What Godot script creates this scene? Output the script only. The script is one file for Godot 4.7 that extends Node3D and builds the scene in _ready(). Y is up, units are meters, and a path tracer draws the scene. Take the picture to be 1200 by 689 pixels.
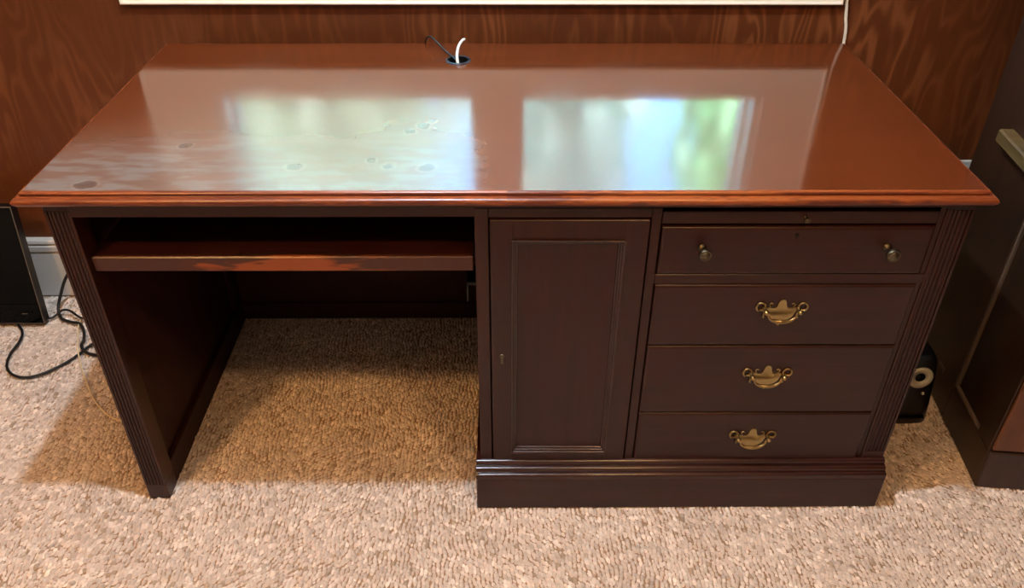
extends Node3D
# A dark mahogany writing desk below a window, on berber carpet in a panelled room.
# x right, y up, z towards the viewer; z = 0 is the front edge of the desktop.

const W := 1.70        # desktop width
const D := 0.773       # desktop depth
const H := 0.7945      # desktop height
const ZF := -0.023     # front face of the desk frame
const WALL := -0.835   # room face of the back wall

var rng := RandomNumberGenerator.new()
var M := {}
var used := {}

# ------------------------------------------------------------------ naming
func numbered(called: String) -> String:
	if not used.has(called):
		used[called] = 0
		return called
	used[called] += 1
	return "%s_%03d" % [called, used[called]]

func thing(called: String, label: String, category: String, at := Vector3.ZERO, turn := 0.0, group := "") -> Node3D:
	var o := Node3D.new()
	o.name = numbered(called)
	add_child(o)
	o.position = at
	o.rotation.y = turn
	tag(o, label, category, group)
	return o

func tag(o: Node, label: String, category := "", group := "", kind := "") -> void:
	if label: o.set_meta("label", label)
	if category: o.set_meta("category", category)
	if group: o.set_meta("group", group)
	if kind: o.set_meta("kind", kind)

func obj(called: String, st: SurfaceTool, m: Material, parent: Node = null) -> MeshInstance3D:
	st.generate_normals()
	var o := MeshInstance3D.new()
	o.mesh = st.commit()
	o.material_override = m
	if parent == null:
		o.name = numbered(called)
		add_child(o)
	else:
		o.name = called
		parent.add_child(o, true)
	return o

func struct(called: String, st: SurfaceTool, m: Material, label: String, category: String) -> MeshInstance3D:
	var o := obj(called, st, m)
	tag(o, label, category, "", "structure")
	return o

# ------------------------------------------------------------------ shapes
func mb() -> SurfaceTool:
	var st := SurfaceTool.new()
	st.begin(Mesh.PRIMITIVE_TRIANGLES)
	st.set_smooth_group(-1)
	return st

func tri(st: SurfaceTool, a: Vector3, b: Vector3, c: Vector3, out: Vector3, uv := []) -> void:
	# front faces run clockwise seen from outside
	var flip := (b - a).cross(c - a).dot(out) > 0.0
	var order := [0, 2, 1] if flip else [0, 1, 2]
	var p := [a, b, c]
	for k in order:
		if uv.size(): st.set_uv(uv[k])
		st.add_vertex(p[k])

func quad(st: SurfaceTool, a: Vector3, b: Vector3, c: Vector3, d: Vector3, out: Vector3, uv := []) -> void:
	tri(st, a, b, c, out, [uv[0], uv[1], uv[2]] if uv.size() else [])
	tri(st, a, c, d, out, [uv[0], uv[2], uv[3]] if uv.size() else [])

func box(st: SurfaceTool, lo: Vector3, hi: Vector3, c := 0.0015) -> void:
	# box with chamfered edges
	var mid := (lo + hi) / 2
	var e := (hi - lo) / 2
	c = minf(c, minf(e.x, minf(e.y, e.z)) * 0.9)
	st.set_smooth_group(-1)
	for ax in 3:
		var u := (ax + 1) % 3
		var v := (ax + 2) % 3
		for s in [-1.0, 1.0]:
			var n := Vector3.ZERO
			n[ax] = s
			var q := []
			for k in [[-1, -1], [1, -1], [1, 1], [-1, 1]]:
				var p := Vector3.ZERO
				p[ax] = s * e[ax]
				p[u] = k[0] * (e[u] - c)
				p[v] = k[1] * (e[v] - c)
				q.append(mid + p)
			quad(st, q[0], q[1], q[2], q[3], n)
	if c <= 0.0: return
	for ax in 3:
		var u := (ax + 1) % 3
		var v := (ax + 2) % 3
		for su in [-1.0, 1.0]:
			for sv in [-1.0, 1.0]:
				var n := Vector3.ZERO
				n[u] = su
				n[v] = sv
				var q := []
				for k in [[-1, 0], [1, 0], [1, 1], [-1, 1]]:
					var p := Vector3.ZERO
					p[ax] = k[0] * (e[ax] - c)
					p[u] = su * (e[u] - (c if k[1] else 0.0))
					p[v] = sv * (e[v] - (0.0 if k[1] else c))
					q.append(mid + p)
				quad(st, q[0], q[1], q[2], q[3], n)
	for sx in [-1.0, 1.0]:
		for sy in [-1.0, 1.0]:
			for sz in [-1.0, 1.0]:
				var sg := Vector3(sx, sy, sz)
				tri(st, mid + sg * Vector3(e.x, e.y - c, e.z - c), mid + sg * Vector3(e.x - c, e.y, e.z - c), mid + sg * Vector3(e.x - c, e.y - c, e.z), sg)

func ring(st: SurfaceTool, lo: Vector2, hi: Vector2, sections: Array, put: Callable, sides := [0, 1, 2, 3]) -> void:
	# a moulding mitred round a rectangle; every section is an Array of Vector2(outwards, height) and is smooth in itself
	var corner := func(k: int, o: float) -> Vector2:
		return Vector2(lo.x - o if k in [0, 3] else hi.x + o, lo.y - o if k in [0, 1] else hi.y + o)
	var group := 1
	for s in sides:
		var k2: int = (s + 1) % 4
		var outward: Vector2 = [Vector2(0, -1), Vector2(1, 0), Vector2(0, 1), Vector2(-1, 0)][s]
		for sec in sections:
			st.set_smooth_group(group)
			group += 1
			for i in sec.size() - 1:
				var a: Vector2 = sec[i]
				var b: Vector2 = sec[i + 1]
				var dir := b - a
				var n2 := Vector2(-dir.y, dir.x)   # profile runs from the inside top outwards and down
				var p := [corner.call(s, a.x), corner.call(k2, a.x), corner.call(k2, b.x), corner.call(s, b.x)]
				var h := [a.y, a.y, b.y, b.y]
				var q := []
				for j in 4: q.append(put.call(p[j].x, h[j], p[j].y))
				var n: Vector3 = put.call(outward.x * n2.x, n2.y, outward.y * n2.x) - put.call(0.0, 0.0, 0.0)
				quad(st, q[0], q[1], q[2], q[3], n)
	st.set_smooth_group(-1)

func flat_xz(x: float, h: float, z: float) -> Vector3: return Vector3(x, h, z)
func flat_xy(x: float, h: float, y: float) -> Vector3: return Vector3(x, y, h)

func extrude(st: SurfaceTool, poly: PackedVector2Array, h0: float, h1: float, put: Callable, smooth := false) -> void:
	# a polygon in a plane, pushed from h0 to h1; put(x, h, y) places it
	var tris := Geometry2D.triangulate_polygon(poly)
	var o: Vector3 = put.call(0.0, 0.0, 0.0)
	var up: Vector3 = put.call(0.0, 1.0, 0.0) - o
	st.set_smooth_group(-1)
	for i in range(0, tris.size(), 3):
		for s in [[h0, -1.0], [h1, 1.0]]:
			var q := []
			for k in 3: q.append(put.call(poly[tris[i + k]].x, s[0], poly[tris[i + k]].y))
			tri(st, q[0], q[1], q[2], up * s[1] * signf(h1 - h0))
	if smooth: st.set_smooth_group(7)
	var cw := Geometry2D.is_polygon_clockwise(poly)
	for i in poly.size():
		var a := poly[i]
		var b := poly[(i + 1) % poly.size()]
		var d := b - a
		var n2 := Vector2(-d.y, d.x) if cw else Vector2(d.y, -d.x)
		var n: Vector3 = put.call(n2.x, 0.0, n2.y) - o
		quad(st, put.call(a.x, h0, a.y), put.call(b.x, h0, b.y), put.call(b.x, h1, b.y), put.call(a.x, h1, a.y), n)
	st.set_smooth_group(-1)

func smooth_path(pts: Array, step := 0.006) -> PackedVector3Array:
	var c := Curve3D.new()
	c.bake_interval = step
	for i in pts.size():
		var a: Vector3 = pts[maxi(i - 1, 0)]
		var b: Vector3 = pts[mini(i + 1, pts.size() - 1)]
		var t := (b - a) / 6.0
		c.add_point(pts[i], -t, t)
	return c.get_baked_points()

func tube(st: SurfaceTool, path: PackedVector3Array, radius: Callable, seg := 8, squash := Vector2.ONE) -> void:
	st.set_smooth_group(3)
	var rings := []
	var side := Vector3.ZERO
	for i in path.size():
		var t := (path[mini(i + 1, path.size() - 1)] - path[maxi(i - 1, 0)]).normalized()
		if side == Vector3.ZERO:
			side = t.cross(Vector3.UP if absf(t.y) < 0.9 else Vector3.RIGHT).normalized()
		side = (side - t * side.dot(t)).normalized()
		var other := t.cross(side)
		var r: float = radius.call(float(i) / (path.size() - 1))
		var q := []
		for k in seg:
			var a := TAU * k / seg
			q.append(path[i] + (side * cos(a) * squash.x + other * sin(a) * squash.y) * r)
		rings.append(q)
	for i in rings.size() - 1:
		for k in seg:
			var k2 := (k + 1) % seg
			quad(st, rings[i][k], rings[i][k2], rings[i + 1][k2], rings[i + 1][k], (rings[i][k] + rings[i][k2]) / 2 - path[i])
	st.set_smooth_group(-1)
	for e in [0, rings.size() - 1]:
		var n := path[e] - path[1 if e == 0 else e - 1]
		for k in seg:
			tri(st, path[e], rings[e][k], rings[e][(k + 1) % seg], n)

func lathe(st: SurfaceTool, sections: Array, xf: Transform3D, seg := 20) -> void:
	# sections of Vector2(radius, height) turned round the y axis of xf
	var g := 10
	for sec in sections:
		st.set_smooth_group(g)
		g += 1
		for i in sec.size() - 1:
			var a: Vector2 = sec[i]
			var b: Vector2 = sec[i + 1]
			for k in seg:
				var t0 := TAU * k / seg
				var t1 := TAU * (k + 1) / seg
				var d0 := Vector3(cos(t0), 0, sin(t0))
				var d1 := Vector3(cos(t1), 0, sin(t1))
				var q := [d0 * a.x + Vector3.UP * a.y, d1 * a.x + Vector3.UP * a.y, d1 * b.x + Vector3.UP * b.y, d0 * b.x + Vector3.UP * b.y]
				var n := (d0 + d1) * 0.5 * (b.y - a.y) * -1.0 + Vector3.UP * (b.x - a.x)
				# heights run towards the tip: outward is the left of the profile
				n = -n
				for j in 4: q[j] = xf * q[j]
				var nn := xf.basis * n
				if a.x < 1e-6: tri(st, q[0], q[2], q[3], nn)
				elif b.x < 1e-6: tri(st, q[0], q[1], q[2], nn)
				else: quad(st, q[0], q[1], q[2], q[3], nn)
	st.set_smooth_group(-1)

# ------------------------------------------------------------------ materials
func noise(seed_: int, freq: float, oct := 3, kind := FastNoiseLite.TYPE_SIMPLEX_SMOOTH) -> FastNoiseLite:
	var n := FastNoiseLite.new()
	n.noise_type = kind
	n.seed = seed_
	n.frequency = freq
	n.fractal_type = FastNoiseLite.FRACTAL_FBM
	n.fractal_octaves = oct
	return n

func tex(im: Image) -> ImageTexture: return ImageTexture.create_from_image(im)

func sm(a: float, b: float, x: float) -> float: return smoothstep(a, b, x)

func wood_image(seed_: int, w: int, h: int, dark: Color, light: Color, vertical: bool, fine := 0.5) -> Image:
	# straight grain with long streaks; tiles by itself
	var im := Image.create(w, h, false, Image.FORMAT_RGB8)
	var n1 := noise(seed_, 1.0, 4)
	var n2 := noise(seed_ + 1, 1.0, 2)
	for y in h:
		for x in w:
			var u := float(x) / w
			var v := float(y) / h
			var along := u if not vertical else v
			var across := v if not vertical else u
			var a := TAU * across
			var b := TAU * along
			var s := n1.get_noise_3d(cos(a) * 4.0, sin(a) * 4.0, cos(b) * 0.35 + sin(b) * 0.2) * 1.3
			var f := n2.get_noise_3d(cos(a) * 26.0, sin(a) * 26.0, cos(b) * 1.2 + 7.0) * fine
			var t := clampf(0.5 + 0.55 * s + 0.35 * f, 0.0, 1.0)
			im.set_pixel(x, y, dark.lerp(light, t))
	return im

func plywood_image(w: int, h: int) -> Image:
	# rotary-cut veneer: contour lines of a slow noise stretched upwards, pale tongues on red brown
	var im := Image.create(w, h, false, Image.FORMAT_RGB8)
	var warp := noise(41, 1.0, 3)
	var band := noise(52, 1.0, 2)
	var fine := noise(63, 1.0, 2)
	var tone := noise(74, 1.0, 2)
	for y in h:
		for x in w:
			var px := 2.4 * x / w      # metres
			var py := 2.4 * y / h
			var q := warp.get_noise_2d(px * 2.1, py * 0.55) * 1.0 + 0.28 * warp.get_noise_2d(px * 9.0 + 31.0, py * 1.7)
			var lines := absf(fposmod(q * 6.0 + px * 1.2, 1.0) * 2.0 - 1.0)
			var amount := clampf(0.5 + 1.1 * band.get_noise_2d(px * 1.6 + 9.0, py * 0.8), 0.12, 1.0)
			var t := sm(0.25, 1.0, lines) * amount
			t += 0.12 * fine.get_noise_2d(px * 120.0, py * 3.0)
			var c := Color(0.325, 0.165, 0.072).lerp(Color(0.45, 0.265, 0.145), clampf(t, 0.0, 1.0))
			var g := 1.0 + 0.16 * tone.get_noise_2d(px * 0.9, py * 0.7)
			im.set_pixel(x, y, Color(c.r * g, c.g * g, c.b * g))
	return im

func plain(c: Color, rough := 0.5, metal := 0.0, spec := 0.5) -> StandardMaterial3D:
	var m := StandardMaterial3D.new()
	m.albedo_color = c
	m.roughness = rough
	m.metallic = metal
	m.metallic_specular = spec
	return m

func tri_mat(im: Image, scale: float, rough: float, spec := 0.5) -> StandardMaterial3D:
	var m := plain(Color.WHITE, rough, 0.0, spec)
	m.albedo_texture = tex(im)
	m.uv1_triplanar = true
	m.uv1_triplanar_sharpness = 8.0
	m.uv1_scale = Vector3.ONE * scale
	return m

func desktop_maps() -> Array:
	# colour and roughness of the polished top: sound finish on the right, worn and clouded on the left
	var w := 1020
	var h := 464
	var col := Image.create(w, h, false, Image.FORMAT_RGB8)
	var rou := Image.create(w, h, false, Image.FORMAT_RGB8)
	var g1 := noise(5, 1.0, 3)
	var big := noise(6, 1.0, 2)
	var mid := noise(7, 1.0, 3)
	var streak := noise(8, 1.0, 3)
	var marks := [[-0.385, -0.105, 0.016], [-0.215, -0.105, 0.014], [-0.142, -0.105, 0.017], [-0.165, -0.285, 0.015], [-0.15, -0.31, 0.011], [-0.19, -0.26, 0.012], [-0.61, -0.195, 0.012], [-0.735, -0.04, 0.02], [-0.25, -0.13, 0.01]]
	for y in h:
		for x in w:
			var px := -W / 2 + W * (x + 0.5) / w
			var pz := -D + D * (y + 0.5) / h
			var grain := g1.get_noise_2d(px * 1.2, pz * 18.0)
			var c := Color(0.335, 0.145, 0.058).lerp(Color(0.375, 0.165, 0.068), clampf(0.5 + 0.6 * grain, 0.0, 1.0))
			var n := big.get_noise_2d(px * 2.6, pz * 3.4)
			var n2 := mid.get_noise_2d(px * 9.0 + 4.0, pz * 24.0)
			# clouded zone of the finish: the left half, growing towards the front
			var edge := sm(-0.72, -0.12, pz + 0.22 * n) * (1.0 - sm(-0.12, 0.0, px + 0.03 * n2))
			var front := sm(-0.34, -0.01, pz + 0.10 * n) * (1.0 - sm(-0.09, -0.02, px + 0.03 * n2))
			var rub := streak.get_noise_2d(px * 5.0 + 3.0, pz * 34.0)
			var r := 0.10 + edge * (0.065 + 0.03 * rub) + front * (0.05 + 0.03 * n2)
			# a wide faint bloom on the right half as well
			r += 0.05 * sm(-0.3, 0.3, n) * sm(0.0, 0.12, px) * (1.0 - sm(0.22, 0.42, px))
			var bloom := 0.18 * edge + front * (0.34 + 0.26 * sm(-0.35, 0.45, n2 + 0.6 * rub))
			c = c.lerp(Color(0.46, 0.48, 0.48), clampf(bloom, 0.0, 1.0) * 0.88)  # worn finish whitened; the grey also paints in its scattered window haze
			for k in marks.size():
				var mk: Array = marks[k]
				var dx: float = (px - mk[0]) / mk[2]
				var dz: float = (pz - mk[1]) / (mk[2] * 0.95)
				var d := sqrt(dx * dx + dz * dz) + 0.7 * n2
				if d < 1.5:
					var inside := 1.0 - sm(0.75, 1.0, d)
					var rim := sm(0.7, 1.0, d) * (1.0 - sm(1.1, 1.45, d))
					c = c.lerp(Color(0.20, 0.15, 0.13), 0.32 * inside)
					c = c.lerp(Color(0.55, 0.50, 0.46), 0.22 * rim)
					r += 0.02 * inside
			r = minf(r, 0.25)
			col.set_pixel(x, y, c)
			rou.set_pixel(x, y, Color(r, r, r))
	return [tex(col), tex(rou)]

func worn_image() -> Image:
	# brown moulding rubbed through to orange wood in long patches; sized 1.7 m by 0.1 m of wood
	var w := 1024
	var h := 64
	var im := Image.create(w, h, false, Image.FORMAT_RGB8)
	var n1 := noise(15, 1.0, 4)
	var n2 := noise(16, 1.0, 3)
	for y in h:
		for x in w:
			var px := 1.7 * x / w
			var pz := 0.1 * y / h
			var t := sm(-0.22, 0.22, n1.get_noise_2d(px * 2.6, pz * 16.0) + 0.45 * n2.get_noise_2d(px * 24.0, pz * 120.0))
			im.set_pixel(x, y, Color(0.37, 0.16, 0.08).lerp(Color(0.56, 0.29, 0.13), t * clampf(1.15 - 0.75 * absf(fposmod(px + 0.425, 1.7) / 0.85 - 1.0 + 0.25), 0.3, 1.0)))
	return im

func tray_image() -> Image:
	# dark tray edge, rubbed bare around its middle
	var w := 1024
	var h := 64
	var im := Image.create(w, h, false, Image.FORMAT_RGB8)
	var n1 := noise(25, 1.0, 4)
	for y in h:
		for x in w:
			var px := -1.7 + 1.7 * x / w       # the tray runs from -0.76 to -0.06
			var py := 0.1 * y / h
			var mid := 1.0 - sm(0.05, 0.30, absf(px + 0.37))
			var t := sm(0.05, 0.30, n1.get_noise_2d(px * 5.0, py * 22.0) + 0.62 * mid - 0.32)
			im.set_pixel(x, y, Color(0.255, 0.115, 0.080).lerp(Color(0.55, 0.28, 0.11), t))
	return im

func make_materials() -> void:
	var dark := wood_image(21, 512, 256, Color(0.150, 0.058, 0.045), Color(0.205, 0.084, 0.064), false)
	var dark_up := wood_image(22, 256, 512, Color(0.150, 0.058, 0.045), Color(0.205, 0.084, 0.064), true)
	M.wood = tri_mat(dark, 1.4, 0.34, 0.45)
	M.wood_up = tri_mat(dark_up, 1.4, 0.34, 0.45)
	M.wood_inside = tri_mat(dark_up, 1.4, 0.5, 0.35)
	M.gloss_wood = tri_mat(dark, 1.4, 0.2, 0.55)
	M.worn = tri_mat(worn_image(), 0.59, 0.3)
	M.worn.uv1_scale = Vector3(0.588, 10.0, 10.0)
	M.worn_tray = tri_mat(tray_image(), 0.588, 0.36)
	M.worn_tray.uv1_scale = Vector3(0.588, 10.0, 10.0)
	var maps := desktop_maps()
	M.top = plain(Color.WHITE, 1.0, 0.0, 0.6)
	M.top.albedo_texture = maps[0]
	M.top.roughness_texture = maps[1]
	M.top.roughness_texture_channel = BaseMaterial3D.TEXTURE_CHANNEL_RED
	M.panelling = tri_mat(plywood_image(1024, 1024), 1.0 / 2.4, 0.42, 0.4)
	M.cabinet = tri_mat(wood_image(31, 256, 512, Color(0.145, 0.085, 0.045), Color(0.21, 0.125, 0.068), true), 1.2, 0.4)
	M.cabinet_door = tri_mat(wood_image(32, 256, 512, Color(0.33, 0.185, 0.09), Color(0.42, 0.245, 0.125), true), 1.2, 0.4)
	M.ledge = tri_mat(wood_image(33, 512, 256, Color(0.30, 0.23, 0.12), Color(0.42, 0.34, 0.20), false), 1.2, 0.4)
	M.brass = plain(Color(0.66, 0.58, 0.40), 0.3, 1.0)
	M.brass_dull = plain(Color(0.42, 0.39, 0.33), 0.4, 1.0)
	M.steel = plain(Color(0.75, 0.74, 0.72), 0.3, 1.0)
	M.hole = plain(Color(0.02, 0.015, 0.012), 0.8)
	M.white_paint = plain(Color(0.88, 0.85, 0.79), 0.4)
	M.baseboard = plain(Color(0.82, 0.80, 0.77), 0.45)
	M.plaster = plain(Color(0.86, 0.83, 0.78), 0.9)
	M.white_plastic = plain(Color(0.88, 0.86, 0.80), 0.35)
	M.cream_plastic = plain(Color(0.92, 0.83, 0.66), 0.45)
	M.black_plastic = plain(Color(0.035, 0.035, 0.037), 0.35)
	M.black_gloss = plain(Color(0.012, 0.012, 0.013), 0.08, 0.0, 0.25)
	M.black_rubber = plain(Color(0.06, 0.055, 0.05), 0.55)
	M.screen = plain(Color(0.018, 0.019, 0.018), 0.14, 0.0, 0.22)
	M.silver = plain(Color(0.80, 0.77, 0.68), 0.3, 0.35)
	M.bezel = plain(Color(0.42, 0.37, 0.31), 0.4, 0.2)
	M.edge_highlight = plain(Color(0.36, 0.29, 0.23), 0.55)  # paler grey that paints in light caught on the cabinet edges
	M.backing = plain(Color(0.60, 0.48, 0.37), 0.95)
	M.pile = plain(Color.WHITE, 0.95, 0.0, 0.2)
	M.pile.vertex_color_use_as_albedo = true
	M.glass = plain(Color(1, 1, 1, 0.05), 0.02, 0.0, 0.2)
	M.glass.transparency = BaseMaterial3D.TRANSPARENCY_ALPHA

# ------------------------------------------------------------------ scene
func _ready() -> void:
	rng.seed = 20240611
	setup_view()
	make_materials()
	build_room()
	build_carpet()
	build_window()
	build_desk()
	build_cabinet()
	build_small_things()

func setup_view() -> void:
	var cam := Camera3D.new()
	cam.name = "camera"
	cam.fov = rad_to_deg(2.0 * atan(344.5 / 969.7766))
	cam.near = 0.02
	cam.transform = Transform3D(Basis(Vector3(0.9999735, 0.00244215, 0.00685755), Vector3(0.00199483, 0.81404907, -0.58079268), Vector3(-0.00700077, 0.58079097, 0.81402263)), Vector3(-0.0016, 1.4775, 1.248))
	add_child(cam)
	cam.current = true
	var env := Environment.new()
	env.background_mode = Environment.BG_SKY
	var sky := Sky.new()
	var sm_ := ProceduralSkyMaterial.new()
	sm_.sky_top_color = Color(0.50, 0.78, 1.0)
	sm_.sky_horizon_color = Color(0.64, 0.88, 1.0)
	sm_.ground_bottom_color = Color(0.25, 0.3, 0.2)
	sm_.ground_horizon_color = Color(0.5, 0.55, 0.45)
	sm_.energy_multiplier = 1.0
	sky.sky_material = sm_
	env.sky = sky
	env.background_energy_multiplier = 12.5
	env.ambient_light_source = Environment.AMBIENT_SOURCE_DISABLED
	env.tonemap_mode = Environment.TONE_MAPPER_LINEAR
	env.tonemap_exposure = 1.0
	env.sdfgi_enabled = true
	env.ssao_enabled = true
	env.ssil_enabled = true
	var we := WorldEnvironment.new()
	we.name = "world_environment"
	we.environment = env
	add_child(we)
	# the sun stands behind the viewer, above the roof: it lights the trees outside only
	var sun := DirectionalLight3D.new()
	sun.name = "sun"
	sun.rotation_degrees = Vector3(-48, 12, 0)
	sun.light_color = Color(1.0, 0.98, 0.95)
	sun.light_energy = 38.0
	sun.shadow_enabled = true
	add_child(sun)
	# ceiling lights of the room, above the frame
	ceiling_light(Vector3(-0.26, 2.44, 0.14), Color(0.87, 0.935, 1.0), 3.45, 0.03, "cool white ceiling downlight above the front edge of the desk")
	ceiling_light(Vector3(-1.25, 2.44, 1.12), Color(1.0, 0.76, 0.48), 2.0, 0.09, "warm white ceiling downlight over the open carpet on the left")
	ceiling_light(Vector3(0.60, 2.44, 1.16), Color(1.0, 0.78, 0.52), 1.0, 0.09, "warm white ceiling downlight over the open carpet on the right")

func ceiling_light(at: Vector3, color: Color, energy: float, size: float, label: String) -> void:
	var t := thing("ceiling_light", label, "lamp", at)
	var st := mb()
	lathe(st, [[Vector2(0.095, 0.0), Vector2(0.095, -0.006), Vector2(0.085, -0.012), Vector2(0.06, -0.014)], [Vector2(0.06, -0.014), Vector2(0.055, -0.004), Vector2(0.0, -0.004)]], Transform3D.IDENTITY, 28)
	obj("trim_ring", st, M.get("white_paint", plain(Color(0.88, 0.85, 0.79), 0.4)), t)
	st = mb()
	lathe(st, [[Vector2(0.0, -0.006), Vector2(0.045, -0.008), Vector2(0.03, -0.022), Vector2(0.0, -0.026)]], Transform3D.IDENTITY, 20)
	var glow := plain(color, 0.5)
	glow.emission_enabled = true
	glow.emission = color
	glow.emission_energy_multiplier = 2.0
	obj("bulb", st, glow, t)
	var l := OmniLight3D.new()
	l.name = "light"
	l.position = Vector3(0, -0.065, 0)
	l.light_color = color
	l.light_energy = energy
	l.light_size = size
	l.omni_range = 12.0
	l.omni_attenuation = 2.0
	l.shadow_enabled = true
	t.add_child(l)

# the window opening in the back wall
const WX0 := -0.77
const WX1 := 0.68
const WY0 := 0.955
const WY1 := 1.95

func build_room() -> void:
	var st := mb()
	box(st, Vector3(-2.75, -0.14, -0.99), Vector3(2.45, -0.004, 4.15), 0.0)
	struct("floor", st, M.backing, "beige looped carpet floor in front of and below the desk", "floor")
	st = mb()
	box(st, Vector3(-2.75, 0, WALL - 0.15), Vector3(WX0, 2.44, WALL), 0.0)
	box(st, Vector3(WX1, 0, WALL - 0.15), Vector3(2.45, 2.44, WALL), 0.0)
	box(st, Vector3(WX0, 0, WALL - 0.15), Vector3(WX1, WY0, WALL), 0.0)
	box(st, Vector3(WX0, WY1, WALL - 0.15), Vector3(WX1, 2.44, WALL), 0.0)
	struct("wall_back", st, M.panelling, "red-brown plywood panelled wall behind the desk", "wall")
	st = mb()
	box(st, Vector3(-2.75, 0, WALL), Vector3(-2.6, 2.44, 4.0), 0.0)
	struct("wall_left", st, M.panelling, "plywood panelled side wall left of the desk, outside the view", "wall")
	st = mb()
	box(st, Vector3(2.3, 0, WALL), Vector3(2.45, 2.44, 4.0), 0.0)
	struct("wall_right", st, M.panelling, "plywood panelled side wall right of the cabinet, outside the view", "wall")
	st = mb()
	box(st, Vector3(-2.75, 0, 4.0), Vector3(2.45, 2.44, 4.15), 0.0)
	struct("wall_front", st, M.plaster, "pale plaster wall behind the viewer", "wall")
	st = mb()
	box(st, Vector3(-2.75, 2.44, -0.99), Vector3(2.45, 2.59, 4.15), 0.0)
	struct("ceiling", st, M.plaster, "pale plaster ceiling above the desk", "ceiling")
	# tall white baseboard with a grooved cap
	for part in [["baseboard_left", -2.6, -0.835], ["baseboard_right", -0.835, 2.3]]:
		st = mb()
		var x0: float = part[1]
		var x1: float = part[2]
		var poly := PackedVector2Array([Vector2(WALL, 0), Vector2(WALL + 0.014, 0), Vector2(WALL + 0.014, 0.150), Vector2(WALL + 0.010, 0.153), Vector2(WALL + 0.010, 0.157), Vector2(WALL + 0.018, 0.160), Vector2(WALL + 0.019, 0.176), Vector2(WALL + 0.015, 0.180), Vector2(WALL + 0.015, 0.184), Vector2(WALL + 0.020, 0.188), Vector2(WALL + 0.018, 0.197), Vector2(WALL, 0.200)])
		extrude(st, poly, x0, x1, func(a, hh, b): return Vector3(hh, b, a))
		struct(part[0], st, M.baseboard, "tall white baseboard with a grooved cap beside the black screen" if part[1] < -1.0 else "white baseboard running on behind the desk and cabinet", "baseboard")

func build_carpet() -> void:
	# every loop of the pile is a small arched tuft
	var st := mb()
	st.set_smooth_group(1)
	var rows := []
	var nl := 6
	var na := 5
	for i in nl + 1:
		var t := float(i) / nl
		var zz := (t - 0.5) * 0.0150
		var ht := 0.0064 * sin(PI * clampf(t, 0.04, 0.96))
		var ww := 0.0042 * (0.45 + 0.55 * sin(PI * t))
		var q := []
		for k in na:
			var a := PI * k / (na - 1)
			q.append(Vector3(-cos(a) * ww, sin(a) * ht, zz))
		rows.append(q)
	for i in nl:
		for k in na - 1:
			quad(st, rows[i][k], rows[i][k + 1], rows[i + 1][k + 1], rows[i + 1][k], (rows[i][k] + rows[i][k + 1]) / 2 - Vector3(0, -0.001, rows[i][k].z))
	st.generate_normals()
	var mesh := st.commit()
	var dirs := noise(71, 1.0, 2)
	var tint := noise(72, 1.0, 3)
	var wave := noise(73, 1.0, 2)
	var px := 0.0090
	var pz := 0.0096
	var x0 := -2.3
	var x1 := 1.75
	var z0 := WALL + 0.02
	var z1 := 1.15
	var nx := int((x1 - x0) / px)
	var nz := int((z1 - z0) / pz)
	var mm := MultiMesh.new()
	mm.transform_format = MultiMesh.TRANSFORM_3D
	mm.use_colors = true
	mm.mesh = mesh
	mm.instance_count = nx * nz
	var n := 0
	for i in nx:
		for j in nz:
			var x := x0 + (i + 0.5) * px
			var z := z0 + (j + 0.5 * (i % 2)) * pz
			x += 0.010 * wave.get_noise_2d(x * 4.0, z * 14.0) + rng.randfn(0, 0.0008)
			z += rng.randfn(0, 0.0014)
			var turn := 0.7 * dirs.get_noise_2d(x * 2.6, z * 2.6) + lerpf(-0.42, 0.25, sm(-0.9, 0.7, x)) + rng.randfn(0, 0.16)
			var s := clampf(rng.randfn(1.0, 0.16), 0.6, 1.4)
			var b := Basis(Vector3.UP, turn) * Basis(Vector3.BACK, rng.randfn(0, 0.22)) * Basis.from_scale(Vector3(s, s * clampf(rng.randfn(1.0, 0.25), 0.45, 1.6), s))
			mm.set_instance_transform(n, Transform3D(b, Vector3(x, -0.005, z)))
			var v := 1.0 + 0.10 * tint.get_noise_2d(x * 6.0, z * 6.0) + rng.randfn(0, 0.085)
			var c := Color(0.655, 0.535, 0.45)
			if rng.randf() < 0.035: c = Color(0.44, 0.33, 0.24)
			elif rng.randf() < 0.22: c = Color(0.80, 0.68, 0.585)  # paler share of tufts paints in highlights on the loop tops
			v = clampf(v, 0.6, 1.35)
			mm.set_instance_color(n, Color(c.r * v, c.g * v, c.b * v))
			n += 1
	var o := MultiMeshInstance3D.new()
	o.name = numbered("carpet_pile")
	o.multimesh = mm
	o.material_override = M.pile
	add_child(o)
	tag(o, "beige and brown looped pile of the carpet in wavy ribs", "carpet", "", "stuff")

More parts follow.
